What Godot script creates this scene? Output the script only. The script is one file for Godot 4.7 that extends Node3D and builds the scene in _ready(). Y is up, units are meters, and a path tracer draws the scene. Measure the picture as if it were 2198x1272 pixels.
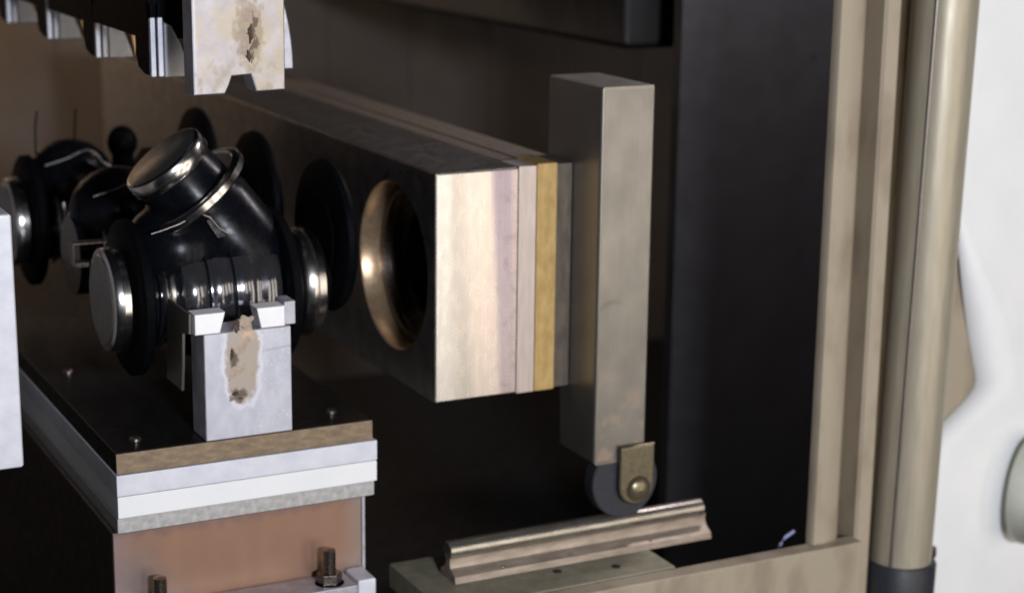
extends Node3D
# Interior of a pipe-fitting machine: clamped black fittings on a layered fixture table, socket beams either side,
# a bracket with a roller on a rail, and the beige frame with a white cabinet panel. X runs along the pipe axis, Z towards the viewer.

var M := {}
var used_names := {}

# ------------------------------------------------------------------ mesh helper
class Shape:
	var v := PackedVector3Array()
	var n := PackedVector3Array()
	var uv := PackedVector2Array()
	func tri(a: Vector3, b: Vector3, c: Vector3, na: Vector3, nb: Vector3, nc: Vector3):
		var g := (b - a).cross(c - a)
		if g.length_squared() < 1e-18:
			return
		if g.dot(na + nb + nc) > 0.0:
			var t := b; b = c; c = t
			t = nb; nb = nc; nc = t
		for k in 3:
			var p: Vector3 = [a, b, c][k]
			var q: Vector3 = [na, nb, nc][k]
			v.append(p); n.append(q)
			var m := (na + nb + nc).abs()
			if m.z >= m.x and m.z >= m.y: uv.append(Vector2(p.x, p.y))
			elif m.x >= m.y: uv.append(Vector2(p.z, p.y))
			else: uv.append(Vector2(p.x, p.z))
	func quad(a: Vector3, b: Vector3, c: Vector3, d: Vector3, na: Vector3, nb: Vector3, nc: Vector3, nd: Vector3):
		tri(a, b, c, na, nb, nc); tri(a, c, d, na, nc, nd)
	func box(lo: Vector3, hi: Vector3, b := 0.0015):
		var ce := (lo + hi) / 2.0
		var h := (hi - lo) / 2.0
		b = minf(b, minf(h.x, minf(h.y, h.z)) * 0.9)
		var P := func(s: Vector3, k: int) -> Vector3:
			var e := h - Vector3(b, b, b)
			e[k] = h[k]
			return ce + s * e
		for k in 3:
			var i := (k + 1) % 3
			var j := (k + 2) % 3
			for s in [-1.0, 1.0]:
				var q := []
				for c in [[-1, -1], [1, -1], [1, 1], [-1, 1]]:
					var t := Vector3.ZERO
					t[k] = s; t[i] = c[0]; t[j] = c[1]
					q.append(P.call(t, k))
				var nn := Vector3.ZERO
				nn[k] = s
				quad(q[0], q[1], q[2], q[3], nn, nn, nn, nn)
			for si in [-1.0, 1.0]:
				for sj in [-1.0, 1.0]:
					var s0 := Vector3.ZERO
					s0[k] = -1; s0[i] = si; s0[j] = sj
					var s1 := s0
					s1[k] = 1
					var ni := Vector3.ZERO
					ni[i] = si
					var nj := Vector3.ZERO
					nj[j] = sj
					quad(P.call(s0, i), P.call(s0, j), P.call(s1, j), P.call(s1, i), ni, nj, nj, ni)
		for sx in [-1.0, 1.0]:
			for sy in [-1.0, 1.0]:
				for sz in [-1.0, 1.0]:
					var s := Vector3(sx, sy, sz)
					tri(P.call(s, 0), P.call(s, 1), P.call(s, 2), Vector3(sx, 0, 0), Vector3(0, sy, 0), Vector3(0, 0, sz))
	# revolve a profile of (along, radius) round the x axis of a transform
	func lathe(prof: Array, xf := Transform3D(), segs := 48, a0 := 0.0, a1 := TAU, wob := 0.0):
		var ns := []
		for i in prof.size() - 1:
			var d: Vector2 = prof[i + 1] - prof[i]
			ns.append(Vector2(-d.y, d.x).normalized())
		for i in prof.size() - 1:
			var p: Vector2 = prof[i]
			var q: Vector2 = prof[i + 1]
			if p.distance_to(q) < 1e-7:
				continue
			var np: Vector2 = ns[i]
			var nq: Vector2 = ns[i]
			if i > 0 and ns[i - 1].dot(ns[i]) > 0.78: np = (ns[i - 1] + ns[i]).normalized()
			if i < ns.size() - 1 and ns[i + 1].dot(ns[i]) > 0.78: nq = (ns[i + 1] + ns[i]).normalized()
			for k in segs:
				var a := a0 + (a1 - a0) * k / segs
				var b := a0 + (a1 - a0) * (k + 1) / segs
				var da := Vector3(0, sin(a), cos(a))
				var db := Vector3(0, sin(b), cos(b))
				var X := Vector3(1, 0, 0)
				var wa := 1.0 + wob * sin(3.0 * a + 9.0 * p.x)
				var wb := 1.0 + wob * sin(3.0 * b + 9.0 * p.x)
				quad(xf * (X * p.x + da * p.y * wa), xf * (X * p.x + db * p.y * wb), xf * (X * q.x + db * q.y * wb), xf * (X * q.x + da * q.y * wa),
					(xf.basis * (X * np.x + da * np.y)).normalized(), (xf.basis * (X * np.x + db * np.y)).normalized(), (xf.basis * (X * nq.x + db * nq.y)).normalized(), (xf.basis * (X * nq.x + da * nq.y)).normalized())
	func lathe_in(prof: Array, xf: Transform3D, segs := 72):
		var k := v.size()
		lathe(prof, xf, segs)
		for i in range(k, v.size(), 3):
			var t := v[i + 1]; v[i + 1] = v[i + 2]; v[i + 2] = t
			var m := n[i + 1]; n[i + 1] = n[i + 2]; n[i + 2] = m
			for j in 3: n[i + j] = -n[i + j]
	# a solid with an outline of (u, v), along axis 0 (u = z, v = y), 1 (u = x, v = z) or 2 (u = x, v = y)
	func prism(poly: PackedVector2Array, axis: int, w0: float, w1: float, b := 0.001, holes := 0):
		if Geometry2D.is_polygon_clockwise(poly):
			poly.reverse()
		var c := poly.size()
		var inset := PackedVector2Array()
		var en := []
		for i in c:
			var d := poly[(i + 1) % c] - poly[i]
			en.append(Vector2(d.y, -d.x).normalized())
		for i in c:
			var m: Vector2 = en[i] + en[(i + c - 1) % c]
			m = m / maxf(m.length_squared(), 0.3) * 2.0
			inset.append(poly[i] - m * b)
		var at := func(p: Vector2, w: float) -> Vector3:
			if axis == 0: return Vector3(w, p.y, p.x)
			if axis == 1: return Vector3(p.x, w, p.y)
			return Vector3(p.x, p.y, w)
		var A := Vector3.ZERO
		A[axis] = 1
		var cap := Geometry2D.triangulate_polygon(inset)
		for t in range(0, cap.size(), 3):
			tri(at.call(inset[cap[t]], w1), at.call(inset[cap[t + 1]], w1), at.call(inset[cap[t + 2]], w1), A, A, A)
			tri(at.call(inset[cap[t]], w0), at.call(inset[cap[t + 1]], w0), at.call(inset[cap[t + 2]], w0), -A, -A, -A)
		for i in c:
			var j := (i + 1) % c
			var e: Vector2 = en[i]
			var ni: Vector2 = e
			var nj: Vector2 = e
			if en[(i + c - 1) % c].dot(e) > 0.8: ni = (e + en[(i + c - 1) % c]).normalized()
			if en[j].dot(e) > 0.8: nj = (e + en[j]).normalized()
			var N0: Vector3 = at.call(ni, 0.0)
			var N1: Vector3 = at.call(nj, 0.0)
			quad(at.call(poly[i], w0 + b), at.call(poly[j], w0 + b), at.call(poly[j], w1 - b), at.call(poly[i], w1 - b), N0, N1, N1, N0)
			quad(at.call(poly[i], w1 - b), at.call(poly[j], w1 - b), at.call(inset[j], w1), at.call(inset[i], w1), N0, N1, A, A)
			quad(at.call(poly[i], w0 + b), at.call(poly[j], w0 + b), at.call(inset[j], w0), at.call(inset[i], w0), N0, N1, -A, -A)
	func tube(path: Array, r: float, segs := 10):
		var frames := []
		for i in path.size():
			var d: Vector3 = (path[mini(i + 1, path.size() - 1)] - path[maxi(i - 1, 0)]).normalized()
			var s := d.cross(Vector3.UP if absf(d.y) < 0.9 else Vector3.RIGHT).normalized()
			frames.append([path[i], s, s.cross(d)])
		for i in path.size() - 1:
			for k in segs:
				var q := []
				for e in [[i, k], [i, k + 1], [i + 1, k + 1], [i + 1, k]]:
					var f: Array = frames[e[0]]
					var a: float = TAU * e[1] / segs
					q.append([f[0], f[1] * cos(a) + f[2] * sin(a)])
				quad(q[0][0] + q[0][1] * r, q[1][0] + q[1][1] * r, q[2][0] + q[2][1] * r, q[3][0] + q[3][1] * r, q[0][1], q[1][1], q[2][1], q[3][1])
		for e in [0, path.size() - 1]:
			var f: Array = frames[e]
			var d: Vector3 = (path[1] - path[0]).normalized() * -1.0 if e == 0 else (path[e] - path[e - 1]).normalized()
			for k in segs:
				var a := TAU * k / segs
				var b := TAU * (k + 1) / segs
				tri(f[0], f[0] + (f[1] * cos(a) + f[2] * sin(a)) * r, f[0] + (f[1] * cos(b) + f[2] * sin(b)) * r, d, d, d)
	# a lumpy crust of a given outline lying on a front (z) face
	func crust(outline: PackedVector2Array, z: float, thick: float, noise: FastNoiseLite):
		var ce := Vector2.ZERO
		for p in outline: ce += p
		ce /= outline.size()
		var rings := 9
		var c := outline.size()
		var P := func(i: int, k: int) -> Vector3:
			var f := float(i) / rings
			var p: Vector2 = ce.lerp(outline[k % c], f)
			var e := sqrt(maxf(0.0, 1.0 - f * f * f))
			var h := thick * e * (0.55 + 0.75 * noise.get_noise_2d(p.x * 1000.0, p.y * 1000.0))
			return Vector3(p.x, p.y, z + (maxf(h, 0.0002) if i < rings else -0.0006))
		for i in rings:
			for k in c:
				var a: Vector3 = P.call(i, k)
				var b: Vector3 = P.call(i, k + 1)
				var d: Vector3 = P.call(i + 1, k)
				var e: Vector3 = P.call(i + 1, k + 1)
				for t in [[a, d, e], [a, e, b]]:
					var g: Vector3 = (t[1] - t[0]).cross(t[2] - t[0]).normalized()
					if g.z < 0: g = -g
					tri(t[0], t[1], t[2], g, g, g)

# ------------------------------------------------------------------ scene helpers
func fresh(called: String) -> String:
	if not used_names.has(called):
		used_names[called] = 0
		return called
	used_names[called] += 1
	return "%s_%03d" % [called, used_names[called]]

func thing(called: String, label: String, category: String, at := Vector3.ZERO, group := "") -> Node3D:
	var o := Node3D.new()
	o.name = fresh(called)
	o.position = at
	add_child(o)
	o.set_meta("label", label)
	o.set_meta("category", category)
	if group != "": o.set_meta("group", group)
	return o

func struct(called: String) -> Node3D:
	var o := Node3D.new()
	o.name = fresh(called)
	add_child(o)
	o.set_meta("kind", "structure")
	return o

# commit a shape (given in world coordinates) as one named mesh under a parent
func put(s: Shape, called: String, m: Material, parent: Node3D = null) -> MeshInstance3D:
	var off := Vector3.ZERO
	var p: Node = parent
	while p != null and p != self:
		off += (p as Node3D).position
		p = p.get_parent()
	var v := PackedVector3Array()
	for q in s.v: v.append(q - off)
	var a := []
	a.resize(Mesh.ARRAY_MAX)
	a[Mesh.ARRAY_VERTEX] = v
	a[Mesh.ARRAY_NORMAL] = s.n
	a[Mesh.ARRAY_TEX_UV] = s.uv
	var me := ArrayMesh.new()
	me.add_surface_from_arrays(Mesh.PRIMITIVE_TRIANGLES, a)
	me.surface_set_material(0, m)
	var o := MeshInstance3D.new()
	o.mesh = me
	o.name = called if parent else fresh(called)
	(parent if parent else self).add_child(o, true)
	return o

func bx(lo: Vector3, hi: Vector3, b := 0.0015) -> Shape:
	var s := Shape.new()
	s.box(lo, hi, b)
	return s

func dup(o: Node3D, shift: Vector3, label: String) -> Node3D:
	var c: Node3D = o.duplicate()
	c.name = fresh(String(o.name).rstrip("0123456789").trim_suffix("_"))
	add_child(c)
	c.position = o.position + shift
	c.set_meta("label", label)
	return c

# ------------------------------------------------------------------ materials
func noise_tex(sd: int, freq: float, lo: Color, hi: Color, size := 256, octaves := 4, a := 0.3, b := 0.7) -> NoiseTexture2D:
	var f := FastNoiseLite.new()
	f.seed = sd
	f.noise_type = FastNoiseLite.TYPE_SIMPLEX_SMOOTH
	f.frequency = freq
	f.fractal_octaves = octaves
	var t := NoiseTexture2D.new()
	t.width = size; t.height = size
	t.seamless = true
	t.noise = f
	var g := Gradient.new()
	g.offsets = PackedFloat32Array([a, b])
	g.colors = PackedColorArray([lo, hi])
	t.color_ramp = g
	return t

# lo / hi: two tones (sRGB) the surface wanders between; scale: repeats per metre on each axis
func mat(called: String, lo: Color, hi: Color, metal: float, rough_lo: float, rough_hi: float, scale := Vector3(6, 6, 6), sd := 1, freq := 0.02) -> StandardMaterial3D:
	var m := StandardMaterial3D.new()
	m.resource_name = called
	m.albedo_texture = noise_tex(sd, freq, lo, hi, 256, 5, 0.05, 0.95)
	m.metallic = metal
	m.roughness = 1.0
	m.roughness_texture = noise_tex(sd + 50, freq * 2.0, Color(rough_lo, rough_lo, rough_lo), Color(rough_hi, rough_hi, rough_hi), 256, 4, 0.1, 0.9)
	m.uv1_triplanar = true
	m.uv1_scale = scale
	m.uv1_triplanar_sharpness = 8.0
	M[called] = m
	return m

func bump(m: StandardMaterial3D, sd: int, freq: float, strength: float):
	var t := noise_tex(sd, freq, Color.BLACK, Color.WHITE, 256, 5, 0.0, 1.0)
	t.as_normal_map = true
	t.bump_strength = 4.0
	t.color_ramp = null
	m.normal_enabled = true
	m.normal_texture = t
	m.normal_scale = strength * 0.3

# a picture of stains, tint and painted reflections for one flat face (u to the right, v upwards, both 0 to 1)
func painted(called: String, w: int, h: int, lo: Vector2, hi: Vector2, metal: float, rough: float, look: Callable) -> StandardMaterial3D:
	var im := Image.create(w, h, false, Image.FORMAT_RGB8)
	for y in h:
		for x in w:
			im.set_pixel(x, h - 1 - y, look.call((x + 0.5) / w, (y + 0.5) / h))
	var m := StandardMaterial3D.new()
	m.resource_name = called
	m.albedo_texture = ImageTexture.create_from_image(im)
	m.metallic = metal
	m.roughness = 1.0
	m.roughness_texture = noise_tex(called.length() + 7, 0.03, Color(rough - 0.015, rough - 0.015, rough - 0.015), Color(rough + 0.015, rough + 0.015, rough + 0.015))
	m.uv1_scale = Vector3(1.0 / (hi.x - lo.x), -1.0 / (hi.y - lo.y), 1)
	m.uv1_offset = Vector3(-lo.x / (hi.x - lo.x), 1.0 + lo.y / (hi.y - lo.y), 0)
	M[called] = m
	return m

func make_painted():
	var nz := FastNoiseLite.new()
	nz.seed = 11
	nz.frequency = 0.02
	nz.fractal_octaves = 4
	var n := func(x: float, y: float) -> float: return nz.get_noise_2d(x, y)
	# post: pale metal, tan stain with a pale halo, scuffs on the right
	painted("post_face", 220, 260, Vector2(0.1006, 0.0003), Vector2(0.202, 0.1225), 0.35, 0.45, func(u: float, v: float) -> Color:
		var c := Color8(190, 192, 204).lerp(Color8(206, 207, 216), 0.5 + 0.9 * n.call(u * 220, v * 160))
		var p := Vector2((u - 0.43) / 0.185, (v - 0.67) / 0.34)
		if v > 0.67: p.y *= 0.35
		var d: float = p.length() + 0.2 * n.call(u * 220 + 40, v * 260) + 0.04 * n.call(u * 900, v * 900 + 70)
		c = c.lerp(Color8(222, 222, 232), smoothstep(1.32, 1.14, d) * 0.8)
		c = c.lerp(Color8(176, 165, 154), smoothstep(1.12, 0.88, d))
		c = c.lerp(Color8(206, 178, 152), smoothstep(0.55, 0.1, Vector2((u - 0.5) / 0.2, (v - 0.97) / 0.2).length() + 0.3 * n.call(u * 400, v * 400)))
		var e: float = Vector2((u - 0.335) / 0.055, (v - 0.72) / 0.13).length() + 0.5 * n.call(u * 400 + 9, v * 300)
		c = c.lerp(Color8(92, 78, 66), smoothstep(1.05, 0.5, e) * 0.85)
		e = Vector2((u - 0.37) / 0.13, (v - 0.4) / 0.075).length() + 0.6 * n.call(u * 500, v * 500)
		c = c.lerp(Color8(92, 78, 66), smoothstep(1.0, 0.4, e) * 0.8)
		var sc: float = n.call(u * 1500, v * 1100 + 300)
		c = c.lerp(Color8(232, 232, 240), smoothstep(0.42, 0.55, sc) * (1.0 if u > 0.6 else 0.2))
		c = c.lerp(Color8(170, 172, 186), smoothstep(0.02, 0.0, absf(v - 0.80 - 0.08 * (u - 0.8))) * smoothstep(0.62, 0.75, u) * 0.7)
		return c)
	painted("plate_face", 220, 320, Vector2(0.0972, 0.3822), Vector2(0.2015, 0.53), 0.35, 0.45, func(u: float, v: float) -> Color:
		var c := Color8(176, 168, 168).lerp(Color8(194, 188, 188), 0.5 + 0.9 * n.call(u * 200, v * 260 + 500))
		c = c.lerp(Color8(190, 176, 148), 0.6 * smoothstep(-0.2, 0.6, n.call(u * 160 + 800, v * 160) + 0.3 * smoothstep(0.1, 0.7, u)))
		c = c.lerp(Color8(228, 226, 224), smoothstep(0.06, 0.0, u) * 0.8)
		c = c.lerp(Color8(150, 134, 112), smoothstep(1.2, 0.6, Vector2((u - 0.6) / 0.16, (v - 0.45) / 0.28).length() + 0.5 * n.call(u * 500, v * 500)) * 0.75)
		c = c.lerp(Color8(92, 76, 62), smoothstep(1.0, 0.6, Vector2((u - 0.64 - 0.03 * sin(v * 40.0)) / 0.055, (v - 0.42) / 0.2).length() + 0.9 * n.call(u * 900 + 33, v * 700)) * 0.9)
		c = c.lerp(Color8(160, 148, 128), smoothstep(0.0, 0.5, n.call(u * 300 + 77, v * 300)) * smoothstep(0.35, 0.1, v) * 0.6)
		return c)
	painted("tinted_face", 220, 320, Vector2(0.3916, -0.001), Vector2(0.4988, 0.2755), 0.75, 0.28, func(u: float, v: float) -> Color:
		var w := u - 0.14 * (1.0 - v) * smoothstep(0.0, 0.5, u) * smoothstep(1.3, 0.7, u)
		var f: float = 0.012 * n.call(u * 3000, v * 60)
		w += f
		var c := Color8(218, 214, 210)  # slanting bands paint the room's reflection into the colour
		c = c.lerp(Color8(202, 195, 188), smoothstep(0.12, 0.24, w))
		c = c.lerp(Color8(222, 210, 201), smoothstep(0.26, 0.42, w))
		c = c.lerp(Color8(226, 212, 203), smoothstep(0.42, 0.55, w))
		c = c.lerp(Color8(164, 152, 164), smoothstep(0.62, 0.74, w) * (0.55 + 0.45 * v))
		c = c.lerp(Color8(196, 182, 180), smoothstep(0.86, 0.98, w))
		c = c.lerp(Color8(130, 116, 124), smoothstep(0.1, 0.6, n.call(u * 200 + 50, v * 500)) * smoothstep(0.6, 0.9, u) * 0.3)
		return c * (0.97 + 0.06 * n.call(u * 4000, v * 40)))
	painted("column_front", 96, 480, Vector2(0.5746, -0.085), Vector2(0.6485, 0.3735), 0.75, 0.34, func(u: float, v: float) -> Color:
		var c := Color8(131, 128, 123).lerp(Color8(147, 143, 137), 0.5 + 0.9 * n.call(u * 60 + 9, v * 260))
		c = c.lerp(Color8(168, 152, 140), smoothstep(0.0, 0.5, n.call(u * 90 + 300, v * 500)) * smoothstep(0.35, 0.0, v))
		c = c.lerp(Color8(112, 106, 98), smoothstep(0.012, 0.0, absf(v - 0.42 - 0.02 * sin(u * 5.0))) * smoothstep(0.6, 0.2, u) * 0.5)
		return c * (1.0 + 0.025 * n.call(u * 900 + 70, v * 40)))
	painted("block_face", 300, 240, Vector2(-0.006, -0.26), Vector2(0.2905, -0.0923), 0.45, 0.42, func(u: float, v: float) -> Color:
		var c := Color8(140, 126, 122).lerp(Color8(160, 125, 104), smoothstep(-0.35, 0.4, n.call(u * 70 + 5, v * 60) + 0.6 * smoothstep(0.5, 0.15, absf(u - 0.55))))
		c = c.lerp(Color8(150, 132, 134), smoothstep(0.12, 0.0, u) * 0.7)
		c = c.lerp(Color8(132, 108, 104), smoothstep(0.92, 1.0, v + 0.06 * n.call(u * 600, v * 200)) * 0.7)
		c = c.lerp(Color8(160, 146, 140), smoothstep(0.88, 1.0, u) * 0.6)
		return c * (0.99 + 0.03 * n.call(u * 400, v * 60 + 200)))

func make_materials():
	var c := func(r, g, b): return Color8(r, g, b)
	bump(mat("white_metal", c.call(214, 216, 226), c.call(232, 233, 238), 0.15, 0.35, 0.55, Vector3(5, 5, 5), 3), 31, 0.05, 0.15)
	bump(mat("clamp_metal", c.call(168, 168, 176), c.call(196, 197, 206), 0.55, 0.38, 0.55, Vector3(7, 7, 7), 4), 32, 0.06, 0.2)
	bump(mat("brushed_face", c.call(196, 184, 176), c.call(222, 212, 206), 0.75, 0.3, 0.42, Vector3(40, 2.0, 40), 5), 33, 0.03, 0.12)
	bump(mat("beam_side", c.call(120, 116, 112), c.call(150, 145, 140), 0.9, 0.26, 0.4, Vector3(5, 5, 5), 6), 34, 0.03, 0.08)
	mat("bronze_wall", c.call(176, 146, 112), c.call(200, 172, 140), 0.65, 0.26, 0.36, Vector3(12, 12, 12), 7)
	mat("pink_plate", c.call(190, 176, 170), c.call(206, 193, 187), 0.5, 0.35, 0.5, Vector3(30, 3, 30), 8)
	mat("yellow_plate", c.call(176, 142, 82), c.call(206, 174, 112), 0.0, 0.45, 0.6, Vector3(14, 6, 14), 9)
	bump(mat("grey_plate", c.call(104, 95, 85), c.call(128, 117, 104), 0.5, 0.4, 0.55, Vector3(12, 4, 12), 10), 35, 0.05, 0.15)
	bump(mat("bracket_metal", c.call(136, 131, 124), c.call(146, 141, 133), 0.75, 0.32, 0.38, Vector3(3, 1.5, 3), 11), 36, 0.02, 0.05)
	bump(mat("dark_top", c.call(34, 33, 34), c.call(48, 46, 46), 0.5, 0.3, 0.45, Vector3(6, 6, 6), 12), 37, 0.05, 0.12)
	bump(mat("brown_edge", c.call(122, 104, 84), c.call(158, 138, 114), 0.35, 0.4, 0.6, Vector3(9, 20, 9), 13), 38, 0.05, 0.2)
	bump(mat("chalk_plate", c.call(160, 158, 154), c.call(196, 192, 188), 0.0, 0.6, 0.8, Vector3(18, 18, 18), 14), 39, 0.09, 0.5)
	bump(mat("shaded_block", c.call(84, 76, 73), c.call(108, 94, 86), 0.55, 0.36, 0.52, Vector3(5, 4, 5), 15), 40, 0.03, 0.12)  # darker copy of the front tone, painting the block's shaded sides
	bump(mat("beige_paint", c.call(162, 149, 129), c.call(170, 157, 137), 0.0, 0.35, 0.5, Vector3(4, 4, 4), 16), 41, 0.08, 0.1)
	M.beige_paint.albedo_texture = noise_tex(91, 0.018, c.call(150, 136, 117), c.call(167, 154, 134), 256, 4, 0.1, 0.5)
	M.beige_paint.uv1_scale = Vector3(3, 1.4, 3)
	bump(mat("pad_paint", c.call(128, 124, 104), c.call(150, 145, 124), 0.0, 0.4, 0.6, Vector3(7, 7, 7), 17), 42, 0.08, 0.15)
	mat("tube_metal", c.call(168, 159, 139), c.call(182, 173, 153), 0.3, 0.35, 0.45, Vector3(20, 2, 20), 18)
	mat("rail_steel", c.call(150, 144, 136), c.call(182, 176, 166), 0.85, 0.22, 0.36, Vector3(3, 20, 20), 19)
	bump(mat("rail_base", c.call(140, 127, 115), c.call(178, 164, 150), 0.5, 0.4, 0.5, Vector3(4, 14, 14), 20), 43, 0.05, 0.2)
	mat("white_paint", c.call(240, 241, 240), c.call(246, 246, 245), 0.0, 0.35, 0.5, Vector3(2, 2, 2), 21)
	mat("bright_jaw", c.call(246, 247, 249), c.call(252, 252, 253), 0.2, 0.3, 0.4, Vector3(9, 9, 9), 69)
	mat("cream_plastic", c.call(220, 222, 206), c.call(228, 229, 215), 0.0, 0.35, 0.45, Vector3(8, 8, 8), 22)
	mat("dark_wall", c.call(21, 19, 18), c.call(26, 24, 23), 0.0, 0.5, 0.7, Vector3(1.5, 1.5, 1.5), 23)
	mat("rear_wall", c.call(74, 67, 61), c.call(82, 74, 67), 0.0, 0.5, 0.7, Vector3(1, 1, 1), 24)
	mat("guard", c.call(35, 34, 36), c.call(41, 40, 42), 0.0, 0.3, 0.5, Vector3(2, 2, 2), 25)
	mat("black_bed", c.call(20, 21, 24), c.call(28, 29, 33), 0.0, 0.5, 0.7, Vector3(3, 3, 3), 26)
	mat("residue", c.call(170, 152, 134), c.call(188, 168, 150), 0.0, 0.55, 0.8, Vector3(30, 30, 30), 27)
	mat("burnt", c.call(52, 40, 32), c.call(96, 76, 58), 0.0, 0.5, 0.8, Vector3(50, 50, 50), 28)
	mat("fringe", c.call(206, 206, 214), c.call(226, 226, 230), 0.0, 0.5, 0.7, Vector3(30, 30, 30), 29)
	mat("bolt_steel", c.call(96, 86, 80), c.call(140, 130, 122), 0.9, 0.2, 0.4, Vector3(40, 40, 40), 30)
	mat("brass", c.call(116, 108, 88), c.call(136, 127, 104), 0.7, 0.25, 0.4, Vector3(20, 20, 20), 61)
	mat("rubber", c.call(38, 39, 46), c.call(48, 49, 56), 0.0, 0.45, 0.6, Vector3(20, 20, 20), 62)
	mat("chrome", c.call(206, 202, 198), c.call(222, 219, 216), 1.0, 0.19, 0.24, Vector3(6, 6, 6), 63)
	mat("plug_face", c.call(140, 138, 136), c.call(158, 156, 152), 0.9, 0.28, 0.4, Vector3(10, 10, 10), 64)
	var g := mat("gloss_black", c.call(17, 18, 23), c.call(23, 24, 30), 0.0, 0.06, 0.16, Vector3(9, 9, 9), 65)
	bump(g, 44, 0.02, 0.1)
	mat("smoke_shell", c.call(104, 104, 108), c.call(120, 120, 124), 0.85, 0.1, 0.16, Vector3(9, 9, 9), 68)
	mat("soft_black", c.call(8, 9, 11), c.call(13, 14, 17), 0.0, 0.45, 0.6, Vector3(12, 12, 12), 66)
	mat("branch_black", c.call(11, 12, 17), c.call(16, 17, 22), 0.0, 0.2, 0.34, Vector3(9, 9, 9), 71)
	M.branch_black.metallic_specular = 0.25
	M.soft_black.metallic_specular = 0.12
	mat("pale_tie", c.call(150, 158, 200), c.call(170, 178, 216), 0.0, 0.4, 0.5, Vector3(20, 20, 20), 67)

# ------------------------------------------------------------------ builders
const AX := Vector3(0, 0.135, -0.15)   # the pipe axis of the front fitting

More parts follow.
